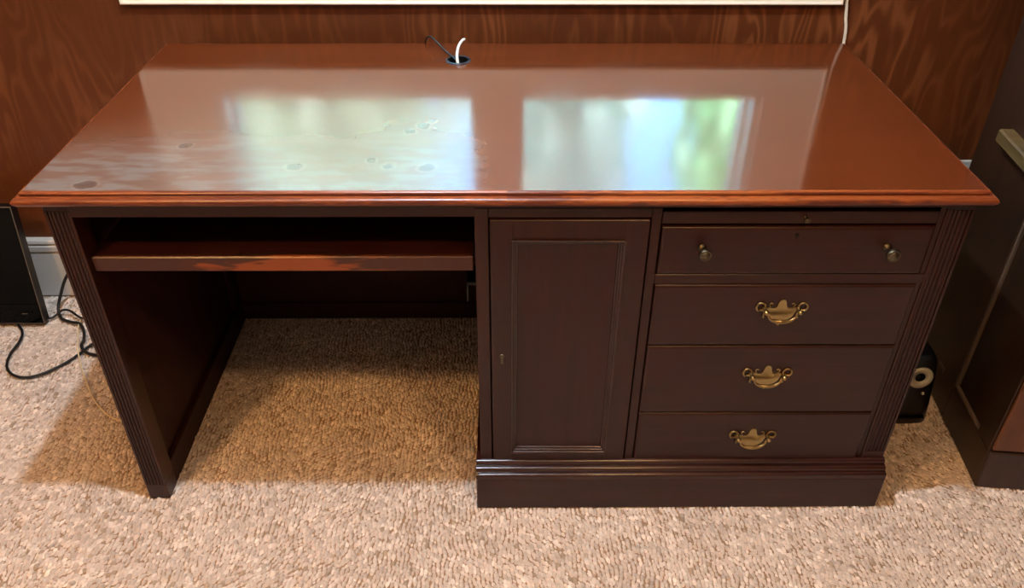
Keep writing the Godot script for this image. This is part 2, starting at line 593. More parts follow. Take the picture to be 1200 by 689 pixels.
func build_window() -> void:
	var t := Node3D.new()
	t.name = "window_1"
	add_child(t)
	tag(t, "white-framed window on the panelled wall above the desk, only its bottom edge in view", "window", "", "structure")
	# mitred white casing round the opening
	var st := mb()
	var lo := Vector2(-0.945, 0.8755)
	var hi := Vector2(0.829, 2.07)
	var wi := 0.10
	var prof := [[Vector2(-0.19, 0.012), Vector2(-0.012, 0.012)], [Vector2(-0.012, 0.012), Vector2(-0.010, 0.010), Vector2(-0.008, 0.012), Vector2(-0.005, 0.019), Vector2(-0.002, 0.020), Vector2(0.0, 0.018)], [Vector2(0.0, 0.018), Vector2(0.0, -0.001)]]
	# flat boards between the outer bead and the opening
	box(st, Vector3(lo.x, lo.y, WALL - 0.001), Vector3(hi.x, WY0 + 0.002, WALL + 0.012), 0.001)
	box(st, Vector3(lo.x, WY1 - 0.002, WALL - 0.001), Vector3(hi.x, hi.y, WALL + 0.012), 0.001)
	box(st, Vector3(lo.x, WY0, WALL - 0.001), Vector3(WX0 + 0.002, WY1, WALL + 0.012), 0.001)
	box(st, Vector3(WX1 - 0.002, WY0, WALL - 0.001), Vector3(hi.x, WY1, WALL + 0.012), 0.001)
	ring(st, lo, hi, [prof[1], prof[2]], func(a, hh, b): return Vector3(a, b, WALL + hh))
	obj("casing", st, M.white_paint, t)
	st = mb()
	var zj := WALL - 0.075
	box(st, Vector3(WX0 - 0.001, WY0, WALL - 0.149), Vector3(WX0 + 0.02, WY1, WALL), 0.001)
	box(st, Vector3(WX1 - 0.02, WY0, WALL - 0.149), Vector3(WX1 + 0.001, WY1, WALL), 0.001)
	box(st, Vector3(WX0, WY0 - 0.001, WALL - 0.149), Vector3(WX1, WY0 + 0.012, WALL), 0.001)
	box(st, Vector3(WX0, WY1 - 0.02, WALL - 0.149), Vector3(WX1, WY1 + 0.001, WALL), 0.001)
	obj("jamb", st, M.white_paint, t)
	st = mb()
	box(st, Vector3(-0.09, WY0, WALL - 0.11), Vector3(0.04, WY1, WALL + 0.012), 0.002)
	obj("mullion", st, M.white_paint, t)
	for s in [[WX0 + 0.02, -0.09], [0.04, WX1 - 0.02]]:
		st = mb()
		box(st, Vector3(s[0], WY0 + 0.012, zj - 0.015), Vector3(s[1], WY0 + 0.02, zj + 0.015), 0.002)
		box(st, Vector3(s[0], WY1 - 0.04, zj - 0.015), Vector3(s[1], WY1 - 0.02, zj + 0.015), 0.002)
		box(st, Vector3(s[0], WY0 + 0.02, zj - 0.015), Vector3(s[0] + 0.008, WY1 - 0.04, zj + 0.015), 0.002)
		box(st, Vector3(s[1] - 0.008, WY0 + 0.02, zj - 0.015), Vector3(s[1], WY1 - 0.04, zj + 0.015), 0.002)
		obj("sash", st, M.white_paint, t)
		st = mb()
		box(st, Vector3(s[0] + 0.006, WY0 + 0.016, zj - 0.002), Vector3(s[1] - 0.006, WY1 - 0.036, zj + 0.002), 0.0)
		obj("pane", st, M.glass, t)
	st = mb()
	box(st, Vector3(-9.0, -0.9, -14.0), Vector3(9.0, -0.5, -0.995), 0.0)
	struct("ground", st, plain(Color(0.32, 0.42, 0.20), 0.95), "grassy ground outside the window", "ground")
	# trees outside, seen mirrored in the desktop
	var leaf := plain(Color.WHITE, 0.7)
	leaf.vertex_color_use_as_albedo = true
	leaf.backlight_enabled = true
	leaf.backlight = Color(0.35, 0.4, 0.3)
	var lm := mb()
	quad(lm, Vector3(0, 0, 0), Vector3(0.045, 0.012, 0.06), Vector3(0, 0, 0.16), Vector3(-0.045, 0.012, 0.06), Vector3.UP)
	lm.generate_normals()
	var leaf_mesh := lm.commit()
	for s in [
		[Vector3(-1.55, 2.0, -5.4), Vector3(1.35, 2.5, 0.8), 6000, Color(0.52, 0.64, 0.55), "pale green foliage outside the left window pane, mirrored in the worn half of the desktop"],
		[Vector3(0.48, 2.1, -5.4), Vector3(0.64, 2.6, 0.6), 3800, Color(0.42, 0.60, 0.60), "grey-green foliage outside the right window pane, mirrored left of the blue sky patch"],
		[Vector3(1.95, 2.1, -5.5), Vector3(0.48, 2.6, 0.5), 2600, Color(0.50, 0.78, 0.60), "light green foliage outside the right window pane, mirrored right of the blue sky patch"],
		[Vector3(2.30, 2.1, -5.1), Vector3(0.36, 2.6, 0.4), 2600, Color(0.30, 0.62, 0.14), "bright green foliage outside the right window pane, mirrored as the green edge"]]:
		var mm := MultiMesh.new()
		mm.transform_format = MultiMesh.TRANSFORM_3D
		mm.use_colors = true
		mm.mesh = leaf_mesh
		mm.instance_count = s[2]
		for k in s[2]:
			var d := Vector3(rng.randfn(), rng.randfn(), rng.randfn()).normalized() * pow(rng.randf(), 0.45)
			var sc := rng.randf_range(1.0, 1.9)
			mm.set_instance_transform(k, Transform3D(Basis.from_euler(Vector3(rng.randf_range(-1, 1), rng.randf() * TAU, rng.randf_range(-1, 1))) * Basis.from_scale(Vector3.ONE * sc), s[0] + d * s[1]))
			var v := rng.randf_range(0.75, 1.15)
			mm.set_instance_color(k, Color(s[3].r * v, s[3].g * v, s[3].b * v))
		var o := MultiMeshInstance3D.new()
		o.name = numbered("foliage")
		o.multimesh = mm
		o.material_override = leaf
		add_child(o)
		tag(o, s[4], "foliage", "trees outside the window", "stuff")

# ------------------------------------------------------------------ the desk
func pilaster(st: SurfaceTool, x0: float, x1: float, y0: float, y1: float, z_back: float) -> void:
	# a post whose front is cut into reeds between a plain foot and a plain head
	box(st, Vector3(x0, y0, z_back), Vector3(x1, y0 + 0.045, ZF), 0.0015)
	box(st, Vector3(x0, y1 - 0.02, z_back), Vector3(x1, y1, ZF), 0.0015)
	var poly := PackedVector2Array([Vector2(x1, z_back), Vector2(x0, z_back), Vector2(x0, ZF - 0.001), Vector2(x0 + 0.005, ZF - 0.0005)])
	var n := 5
	var w := (x1 - x0 - 0.010) / n
	for k in n:
		var a := x0 + 0.005 + k * w
		for j in 6:
			var t := float(j) / 5.0
			poly.append(Vector2(a + w * (0.06 + 0.88 * t), ZF - 0.0032 + 0.0032 * sin(PI * t)))
	poly.append(Vector2(x1 - 0.005, ZF - 0.0005))
	poly.append(Vector2(x1, ZF - 0.001))
	extrude(st, poly, y0 + 0.045, y1 - 0.02, func(a, hh, b): return Vector3(a, hh, b))

func panel_ring(x0: float, x1: float, y0: float, y1: float) -> Array: return [Vector2(x0, y0), Vector2(x1, y1)]

func drawer_front(x0: float, x1: float, y0: float, y1: float, z_face: float, parent: Node) -> MeshInstance3D:
	var st := mb()
	var e := 0.006
	# body board behind, moulded lip in front
	box(st, Vector3(x0 + 0.012, y0 + 0.006, -0.55), Vector3(x1 - 0.012, y1 - 0.006, z_face - 0.004), 0.001)
	ring(st, Vector2(x0 + e, y0 + e), Vector2(x1 - e, y1 - e), [[Vector2(0, z_face), Vector2(0.0024, z_face - 0.0005), Vector2(0.0044, z_face - 0.0018), Vector2(0.0056, z_face - 0.0038), Vector2(e, z_face - 0.0062)], [Vector2(e, z_face - 0.0062), Vector2(e, z_face - 0.014)]], flat_xy_c())
	quad(st, Vector3(x0 + e, y0 + e, z_face), Vector3(x1 - e, y0 + e, z_face), Vector3(x1 - e, y1 - e, z_face), Vector3(x0 + e, y1 - e, z_face), Vector3.BACK)
	quad(st, Vector3(x0, y0, z_face - 0.014), Vector3(x1, y0, z_face - 0.014), Vector3(x1, y1, z_face - 0.014), Vector3(x0, y1, z_face - 0.014), Vector3.FORWARD)
	return obj("drawer", st, M.wood, parent)

func flat_xy_c() -> Callable: return func(a, hh, b): return Vector3(a, b, hh)
func flat_xz_c() -> Callable: return func(a, hh, b): return Vector3(a, hh, b)

func brass_pull(parent: Node, at: Vector3) -> void:
	# batwing plate with scrolled ends, two posts and a hanging bail
	var st := mb()
	var half := [Vector2(0, 28.5), Vector2(3.0, 27.8), Vector2(5.6, 25.5), Vector2(7.2, 21.5), Vector2(8.0, 17), Vector2(9.2, 12.5), Vector2(11.5, 9.3), Vector2(15.5, 8.2), Vector2(20, 9.0), Vector2(26, 10.0), Vector2(29.0, 8), Vector2(29, 3), Vector2(27, -2), Vector2(25.5, -8), Vector2(21.5, -14), Vector2(15, -19), Vector2(9, -22.5), Vector2(4.5, -29), Vector2(0, -33.5)]
	var poly := PackedVector2Array()
	for p in half: poly.append(p * 0.001)
	for k in range(half.size() - 2, 0, -1): poly.append(Vector2(-half[k].x, half[k].y) * 0.001)
	extrude(st, poly, 0.0, 0.0022, func(a, hh, b): return at + Vector3(a, b, hh))
	obj("pull_plate", st, M.brass, parent)
	st = mb()
	for s in [-1.0, 1.0]:
		# open scroll at each end of the plate
		var pts := PackedVector3Array()
		for k in 23:
			var a := deg_to_rad(-70.0 + 300.0 * k / 22.0)
			var r := 0.0092 - 0.0012 * k / 22.0
			pts.append(at + Vector3(s * (0.0400 + r * cos(a)), 0.0118 + r * sin(a) * 1.05, 0.0022))
		tube(st, pts, func(t): return 0.0023 - 0.0007 * t, 7)
		var q := smooth_path([at + Vector3(s * 0.029, 0.005, 0.0015), at + Vector3(s * 0.0335, 0.003, 0.002), at + Vector3(s * 0.0365, 0.004, 0.002), at + Vector3(s * 0.042, 0.0045, 0.0022)], 0.002)
		tube(st, q, func(_t): return 0.0022, 7)
		q = smooth_path([at + Vector3(s * 0.022, 0.010, 0.0015), at + Vector3(s * 0.0245, 0.017, 0.002), at + Vector3(s * 0.0205, 0.0200, 0.002), at + Vector3(s * 0.0185, 0.0175, 0.002)], 0.002)
		tube(st, q, func(_t): return 0.0014, 7)
		# little drop under each post
		lathe(st, [[Vector2(0.0, 0.0), Vector2(0.0032, 0.0), Vector2(0.0016, 0.006), Vector2(0.0014, 0.012)]], Transform3D(Basis.IDENTITY, at + Vector3(s * 0.0325, -0.0135, 0.0025)), 10)
	obj("pull_scroll", st, M.brass, parent)
	for s in [-1.0, 1.0]:
		st = mb()
		lathe(st, [[Vector2(0.0045, 0.0), Vector2(0.0045, 0.003), Vector2(0.003, 0.006), Vector2(0.003, 0.010), Vector2(0.0048, 0.012), Vector2(0.0048, 0.016), Vector2(0.003, 0.019), Vector2(0.0, 0.0195)]], Transform3D(Basis(Vector3.RIGHT, PI / 2), at + Vector3(s * 0.0325, 0.0070, 0.0)), 14)
		obj("pull_post", st, M.steel if false else M.brass, parent)
	st = mb()
	var c := []
	for k in 17:
		var t := -1.0 + 2.0 * k / 16.0
		var x := 0.0305 * signf(t) * pow(absf(t), 0.75) * (1.0 - 0.12 * pow(absf(t), 6.0))
		var y := 0.0060 - 0.0195 * pow(1.0 - pow(absf(t), 2.6), 0.7)
		c.append(at + Vector3(x, y, 0.0125 + 0.004 * (1.0 - absf(t))))
	tube(st, smooth_path(c, 0.0025), func(t): return 0.0018 + 0.0024 * pow(sin(PI * t), 2.0), 9)
	obj("pull_bail", st, M.brass, parent)

func build_desk() -> void:
	var d := thing("desk", "dark mahogany pedestal desk with a worn glossy top and brass drawer pulls", "desk")
	var fz := flat_xz_c()
	var fv := flat_xy_c()
	# ---- top board: polished field and moulded edge
	var st := mb()
	var i := 0.0170
	var x0 := -W / 2 + i
	var x1 := W / 2 - i
	var z1 := -i
	var z0 := -D
	# a round hole for the cables is cut in the field
	var gc := Vector2(-0.113, -0.654)
	var gr := 0.0265
	var hole := PackedVector2Array()
	for k in 32: hole.append(gc + Vector2(cos(TAU * k / 32), sin(TAU * k / 32)) * gr)
	var put_top := func(p: Vector2) -> void:
		st.set_uv(Vector2((p.x + W / 2) / W, (p.y + D) / D))
	var cell := 0.05
	var g0 := gc - Vector2(cell, cell)
	var g1 := gc + Vector2(cell, cell)
	var xs := [x0, g0.x, g1.x, x1]
	var zs := [z0, g0.y, g1.y, z1]
	var flat := func(a: Vector2, b: Vector2, c: Vector2) -> void:
		var uvf := func(p: Vector2) -> Vector2: return Vector2((p.x + W / 2) / W, (p.y + D) / D)
		tri(st, Vector3(a.x, H, a.y), Vector3(b.x, H, b.y), Vector3(c.x, H, c.y), Vector3.UP, [uvf.call(a), uvf.call(b), uvf.call(c)])
	for a in 3:
		for b in 3:
			if a == 1 and b == 1: continue
			flat.call(Vector2(xs[a], zs[b]), Vector2(xs[a + 1], zs[b]), Vector2(xs[a + 1], zs[b + 1]))
			flat.call(Vector2(xs[a], zs[b]), Vector2(xs[a + 1], zs[b + 1]), Vector2(xs[a], zs[b + 1]))
	for k in 32:
		var a0 := TAU * k / 32
		var a1 := TAU * (k + 1) / 32
		var o0 := Vector2(cos(a0), sin(a0))
		var o1 := Vector2(cos(a1), sin(a1))
		o0 = gc + o0 / maxf(absf(o0.x), absf(o0.y)) * cell
		o1 = gc + o1 / maxf(absf(o1.x), absf(o1.y)) * cell
		var h0: Vector2 = hole[k]
		var h1: Vector2 = hole[(k + 1) % 32]
		flat.call(h0, o0, o1)
		flat.call(h0, o1, h1)
		quad(st, Vector3(h0.x, H, h0.y), Vector3(h1.x, H, h1.y), Vector3(h1.x, H - 0.024, h1.y), Vector3(h0.x, H - 0.024, h0.y), Vector3(gc.x - h0.x, 0, gc.y - h0.y), [Vector2.ZERO, Vector2.ZERO, Vector2.ZERO, Vector2.ZERO])
	obj("desktop", st, M.top, d)
	st = mb()
	var bull := []
	for k in 9:
		var a := PI * (0.5 - k / 8.0)
		bull.append(Vector2(-i + 0.009 + 0.0062 * cos(a), H - 0.0135 + 0.0080 * sin(a)) + Vector2(0.0, 0.0))
	ring(st, Vector2(x0, z0), Vector2(x1, z1), [
		[Vector2(0, H), Vector2(0.0030, H - 0.0006), Vector2(0.0055, H - 0.0024), Vector2(0.0062, H - 0.0048)],
		[Vector2(0.0062, H - 0.0048), Vector2(0.0040, H - 0.0062), Vector2(0.0040, H - 0.0082), Vector2(0.0072, H - 0.0088)],
		[Vector2(0.0072, H - 0.0088), Vector2(0.0112, H - 0.0092), Vector2(0.0146, H - 0.0106), Vector2(0.0168, H - 0.0134), Vector2(0.0173, H - 0.0168), Vector2(0.0158, H - 0.0206), Vector2(0.0120, H - 0.0245)],
		[Vector2(0.0120, H - 0.0245), Vector2(-0.06, H - 0.0245)]], fz, [1, 2, 3])
	quad(st, Vector3(x0, H, z0), Vector3(x1, H, z0), Vector3(x1, H - 0.0245, z0), Vector3(x0, H - 0.0245, z0), Vector3.FORWARD)
	obj("edge_moulding", st, M.worn, d)
	st = mb()
	lathe(st, [[Vector2(0.0240, 0.001), Vector2(0.0245, 0.0025), Vector2(0.0275, 0.0030), Vector2(0.0298, 0.0016), Vector2(0.0302, 0.0)], [Vector2(0.0240, 0.001), Vector2(0.0235, -0.030), Vector2(0.0, -0.030)]], Transform3D(Basis.IDENTITY, Vector3(gc.x, H, gc.y)), 36)
	tag(obj("grommet", st, M.black_plastic, d), "round black cable grommet")
	# ---- sub-top frame and apron
	st = mb()
	box(st, Vector3(-0.768, 0.738, ZF - 0.02), Vector3(-0.056, 0.7700, ZF), 0.001)
	box(st, Vector3(-0.056, 0.756, ZF - 0.02), Vector3(0.780, 0.7700, ZF), 0.001)
	obj("apron", st, M.wood, d)
	# ---- left end panel with reeded front post
	st = mb()
	pilaster(st, -0.814, -0.768, 0.0, 0.770, ZF - 0.05)
	obj("pilaster", st, M.wood_up, d)
	st = mb()
	box(st, Vector3(-0.812, 0.0, -0.72), Vector3(-0.780, 0.770, ZF - 0.05), 0.001)
	box(st, Vector3(-0.781, 0.0, -0.70), Vector3(-0.768, 0.07, ZF - 0.05), 0.002)
	box(st, Vector3(-0.781, 0.07, -0.70), Vector3(-0.768, 0.770, -0.64), 0.002)
	obj("end_panel", st, M.wood_inside, d)
	st = mb()
	box(st, Vector3(-0.780, 0.004, -0.722), Vector3(-0.056, 0.770, -0.702), 0.001)
	box(st, Vector3(-0.768, 0.004, -0.702), Vector3(-0.056, 0.06, -0.694), 0.002)
	obj("modesty_panel", st, M.wood_inside, d)
	# ---- keyboard tray on slides
	st = mb()
	box(st, Vector3(-0.7665, 0.6140, -0.046), Vector3(-0.0615, 0.6460, -0.036), 0.0022)
	var tray := obj("keyboard_tray", st, M.worn_tray, d)
	st = mb()
	# tray board with a pencil groove cut in behind its front lip
	box(st, Vector3(-0.764, 0.624, -0.42), Vector3(-0.063, 0.638, -0.046), 0.0)
	box(st, Vector3(-0.764, 0.638, -0.42), Vector3(-0.063, 0.6455, -0.058), 0.0)
	box(st, Vector3(-0.764, 0.638, -0.058), Vector3(-0.500, 0.6455, -0.046), 0.0)
	box(st, Vector3(-0.335, 0.638, -0.058), Vector3(-0.063, 0.6455, -0.046), 0.0)
	obj("tray_board", st, M.wood, tray)
	for s in [[-0.7678, -0.7645], [-0.0625, -0.0582]]:
		st = mb()
		box(st, Vector3(s[0], 0.624, -0.45), Vector3(s[1], 0.642, -0.07), 0.001)
		obj("slide_rail", st, M.black_plastic, d)
	st = mb()
	box(st, Vector3(-0.079, 0.5550, -0.135), Vector3(-0.056, 0.5620, -0.075), 0.001)
	box(st, Vector3(-0.079, 0.5150, -0.135), Vector3(-0.0745, 0.5620, -0.075), 0.001)
	box(st, Vector3(-0.0755, 0.5150, -0.135), Vector3(-0.056, 0.5550, -0.131), 0.001)
	var br := obj("bracket", st, M.black_rubber, d)
	st = mb()
	lathe(st, [[Vector2(0.0042, 0.0), Vector2(0.0042, 0.001), Vector2(0.0, 0.0024)]], Transform3D(Basis(Vector3.RIGHT, PI / 2), Vector3(-0.0655, 0.529, -0.131)), 12)
	obj("screw", st, M.steel, br)
	# ---- pedestal carcass
	st = mb()
	box(st, Vector3(-0.056, 0.10, -0.72), Vector3(-0.036, 0.770, ZF - 0.02), 0.001)
	box(st, Vector3(0.255, 0.10, -0.70), Vector3(0.276, 0.757, ZF - 0.02), 0.001)
	box(st, Vector3(0.795, 0.10, -0.72), Vector3(0.815, 0.770, ZF - 0.05), 0.001)
	box(st, Vector3(-0.056, 0.10, -0.72), Vector3(0.815, 0.770, -0.70), 0.001)
	box(st, Vector3(-0.056, 0.09, -0.72), Vector3(0.815, 0.105, ZF - 0.02), 0.001)
	obj("pedestal_case", st, M.wood_inside, d)
	st = mb()
	box(st, Vector3(-0.058, 0.10, ZF - 0.02), Vector3(-0.033, 0.756, ZF), 0.0012)
	obj("stile", st, M.wood_up, d)
	st = mb()
	box(st, Vector3(0.257, 0.10, ZF - 0.02), Vector3(0.275, 0.756, ZF), 0.0012)
	obj("stile", st, M.wood_up, d)
	st = mb()
	box(st, Vector3(-0.033, 0.736, ZF - 0.02), Vector3(0.257, 0.756, ZF), 0.0012)
	obj("rail", st, M.wood, d)
	st = mb()
	box(st, Vector3(0.275, 0.592, ZF - 0.02), Vector3(0.780, 0.614, ZF - 0.001), 0.0012)
	obj("rail", st, M.wood, d)
	st = mb()
	pilaster(st, 0.779, 0.829, 0.10, 0.770, ZF - 0.05)
	box(st, Vector3(0.769, 0.10, ZF - 0.03), Vector3(0.7795, 0.757, ZF - 0.003), 0.001)
	obj("pilaster", st, M.wood_up, d)
	# ---- plinth with stepped cap moulding
	st = mb()
	box(st, Vector3(-0.068, 0.0, -0.72), Vector3(0.832, 0.094, 0.009), 0.0025)
	obj("plinth", st, M.wood, d)
	st = mb()
	var mp := PackedVector2Array()
	for p in [[-0.02, 0.128], [0.0, 0.128], [0.004, 0.1275], [0.008, 0.1255], [0.010, 0.122], [0.0105, 0.1175], [0.016, 0.117], [0.0205, 0.1145], [0.0215, 0.1105], [0.0225, 0.1075], [0.027, 0.107], [0.0305, 0.1045], [0.0318, 0.100], [0.0318, 0.0935], [-0.02, 0.0935]]:
		mp.append(Vector2(ZF + p[0], p[1]))
	for k in mp.size(): mp[k] = Vector2(mp[k].x - 0.003, mp[k].y - 0.0015)
	extrude(st, mp, -0.0678, 0.8303, func(a, hh, b): return Vector3(hh, b, a))
	ring(st, Vector2(-0.068, -0.72), Vector2(0.8305, ZF), [
		[Vector2(-0.003, 0.128), Vector2(0.0, 0.128), Vector2(0.004, 0.1275), Vector2(0.008, 0.1255), Vector2(0.010, 0.122), Vector2(0.0105, 0.1175)],
		[Vector2(0.0105, 0.1175), Vector2(0.016, 0.117), Vector2(0.0200, 0.1150), Vector2(0.0215, 0.1105), Vector2(0.0222, 0.1075)],
		[Vector2(0.0222, 0.1075), Vector2(0.027, 0.107), Vector2(0.0303, 0.1048), Vector2(0.0318, 0.100), Vector2(0.0318, 0.0935)]],
		func(a, hh, b): return Vector3(clampf(a, -0.068, 0.8305), hh, b), [2])
	box(st, Vector3(-0.0685, 0.0935, -0.72), Vector3(-0.0585, 0.1, ZF + 0.02), 0.001)
	var cap := obj("plinth_moulding", st, M.gloss_wood, d)
	st = mb()
	box(st, Vector3(-0.0695, 0.094, ZF + 0.004), Vector3(-0.062, 0.108, ZF + 0.030), 0.002)
	tag(obj("worn_corner", st, M.ledge, cap), "chipped pale corner of the plinth moulding")
	# ---- door with raised frame and sunk panel
	st = mb()
	var zd := ZF + 0.004
	var dl := Vector2(-0.0305, 0.1045)
	var dh := Vector2(0.2545, 0.7335)
	var pl := Vector2(0.0115, 0.152)
	var ph := Vector2(0.2105, 0.690)
	box(st, Vector3(dl.x, dl.y, zd - 0.02), Vector3(pl.x, dh.y, zd), 0.0012)
	box(st, Vector3(ph.x, dl.y, zd - 0.02), Vector3(dh.x, dh.y, zd), 0.0012)
	box(st, Vector3(pl.x - 0.0012, dl.y, zd - 0.02), Vector3(ph.x + 0.0012, pl.y, zd), 0.0012)
	box(st, Vector3(pl.x - 0.0012, ph.y, zd - 0.02), Vector3(ph.x + 0.0012, dh.y, zd), 0.0012)
	var door := obj("door", st, M.wood_up, d)
	st = mb()
	var ribs := []
	for k in 3:
		var rib := []
		for j in 6:
			var an := PI / 2 * j / 5.0
			rib.append(Vector2(0.0038 * (3 - k) - 0.0038 * (1.0 - cos(an)) * 1.0 + 0.0, zd + 0.0055 - 0.0042 * k - 0.0042 * (1.0 - cos(an)) * 0.0 - 0.0042 * sin(an) * 0.0))
		# each rib: a flat-topped quarter round stepping down towards the panel
		rib = []
		for j in 6:
			var an := PI / 2 * j / 5.0
			rib.append(Vector2(0.0038 * (2 - k) + 0.0038 * (1.0 - sin(an)), zd + 0.0045 - 0.0042 * k - 0.0042 * (1.0 - cos(an))))
		ribs.push_front(reversed(rib))
	ribs.append([Vector2(0.0114, zd + 0.0045), Vector2(0.0125, zd + 0.0042), Vector2(0.0130, zd - 0.001)])
	var flipped := []
	for sec in ribs: flipped.append(sec)
	ring(st, pl + Vector2(0.009, 0.010), ph - Vector2(0.009, 0.010), flipped, func(a, hh, b): return Vector3(a, b, hh))
	obj("bead_moulding", st, M.gloss_wood, door)
	st = mb()
	box(st, Vector3(pl.x, pl.y, zd - 0.016), Vector3(ph.x, ph.y, zd - 0.0080), 0.0)
	obj("door_panel", st, M.wood_up, door)
	st = mb()
	var kp := Vector3(-0.0105, 0.414, zd)
	box(st, kp + Vector3(-0.0028, -0.012, -0.001), kp + Vector3(0.0028, 0.006, 0.0012), 0.001)
	lathe(st, [[Vector2(0.0048, -0.001), Vector2(0.0048, 0.0012), Vector2(0.0032, 0.0022), Vector2(0.0, 0.0022)]], Transform3D(Basis(Vector3.RIGHT, PI / 2), kp + Vector3(0, 0.008, 0)), 16)
	obj("keyhole_plate", st, M.brass_dull, door)
	# ---- pull-out writing slide above the drawers
	st = mb()
	box(st, Vector3(0.276, 0.7215, -0.55), Vector3(0.7685, 0.7480, ZF - 0.002), 0.0015)
	var slide := obj("writing_slide", st, M.wood, d)
	round_knob(slide, Vector3(0.531, 0.735, ZF - 0.002), 0.45)
	# dark slot over the slide
	# ---- four drawers
	var zf := ZF + 0.002
	var dr := drawer_front(0.2775, 0.7685, 0.6150, 0.7175, zf, d)
	tag(dr, "shallow top drawer with two turned knobs")
	round_knob(dr, Vector3(0.3545, 0.6745, zf), 1.0)
	round_knob(dr, Vector3(0.6915, 0.6745, zf), 1.08)
	st = mb()
	lathe(st, [[Vector2(0.0036, 0.0), Vector2(0.0036, 0.0006), Vector2(0.0, 0.0006)]], Transform3D(Basis(Vector3.RIGHT, PI / 2), Vector3(0.5215, 0.7015, zf)), 14)
	box(st, Vector3(0.5200, 0.6935, zf - 0.001), Vector3(0.5230, 0.7000, zf + 0.0006), 0.0)
	obj("keyhole", st, M.hole, dr)
	for s in [[0.4455, 0.5915, 0.5305], [0.2640, 0.4440, 0.3660], [0.1030, 0.2625, 0.1905]]:
		dr = drawer_front(0.2770, 0.7690, s[0], s[1], zf, d)
		brass_pull(dr, Vector3(0.5245 if s[0] > 0.4 else 0.5265, s[2], zf))

func reversed(a: Array) -> Array:
	var b := a.duplicate()
	b.reverse()
	return b

func round_knob(parent: Node, at: Vector3, s: float) -> void:
	var st := mb()
	var sec := [[Vector2(0.0085, 0.0), Vector2(0.0085, 0.0015), Vector2(0.006, 0.003), Vector2(0.0042, 0.006), Vector2(0.0040, 0.012), Vector2(0.0060, 0.0145)], [Vector2(0.0060, 0.0145), Vector2(0.0105, 0.0165), Vector2(0.0130, 0.0200), Vector2(0.0130, 0.0225), Vector2(0.0118, 0.0245)], [Vector2(0.0118, 0.0245), Vector2(0.0095, 0.0240), Vector2(0.0085, 0.0245)], [Vector2(0.0085, 0.0245), Vector2(0.0055, 0.0265), Vector2(0.0, 0.0272)]]
	lathe(st, sec, Transform3D(Basis(Vector3.RIGHT, PI / 2) * Basis.from_scale(Vector3(0.92, 1.2, 0.92) * s), at), 24)
	obj("knob", st, M.brass_dull, parent)

# ------------------------------------------------------------------ cabinet on the right
func build_cabinet() -> void:
	var t := thing("cabinet", "dark brown wooden cabinet with a protruding ledge at the right edge of the desk", "cabinet", Vector3(1.085, 0, -0.048), -0.10)
	var wd := 0.62
	var dp := 0.54
	var st := mb()
	# side frame: stiles, rails and a sunk panel
	box(st, Vector3(0.0, 0.0, -dp), Vector3(0.025, 1.15, -0.235), 0.002)
	box(st, Vector3(0.0, 0.0, -0.235), Vector3(0.025, 0.105, -0.012), 0.002)
	box(st, Vector3(0.0, 0.105, -0.078), Vector3(0.025, 1.15, -0.012), 0.002)
	box(st, Vector3(0.0, 0.62, -0.235), Vector3(0.025, 1.15, -0.078), 0.002)
	obj("side_frame", st, M.cabinet, t)
	st = mb()
	box(st, Vector3(0.012, 0.10, -0.24), Vector3(0.024, 0.63, -0.07), 0.0)
	obj("side_panel", st, M.cabinet, t)
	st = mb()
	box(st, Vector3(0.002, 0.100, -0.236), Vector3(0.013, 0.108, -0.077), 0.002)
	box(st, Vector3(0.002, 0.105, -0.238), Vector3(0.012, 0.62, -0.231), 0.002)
	obj("panel_bead", st, M.edge_highlight, t)  # bead coloured paler to paint in the light on its edges
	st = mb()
	box(st, Vector3(-0.0025, 0.088, -0.335), Vector3(0.001, 0.101, -0.303), 0.001)  # pale strip painted in as a highlight carrying on the ledge line
	tag(obj("edge_highlight", st, M.edge_highlight, t), "pale strip painted as a ledge highlight low on the cabinet side")
	st = mb()
	box(st, Vector3(0.025, 0.0, -dp), Vector3(wd, 1.15, -0.014), 0.002)
	obj("body", st, M.cabinet, t)
	st = mb()
	box(st, Vector3(-0.001, 0.0, -0.0125), Vector3(wd, 0.112, 0.0), 0.003)
	obj("bottom_rail", st, M.cabinet, t)
	st = mb()
	box(st, Vector3(0.003, 0.116, -0.0125), Vector3(wd - 0.03, 0.66, -0.002), 0.003)
	obj("door", st, M.cabinet_door, t)
	st = mb()
	box(st, Vector3(-0.030, 0.680, -0.41), Vector3(wd, 0.711, 0.02), 0.004)
	obj("ledge", st, M.ledge, t)

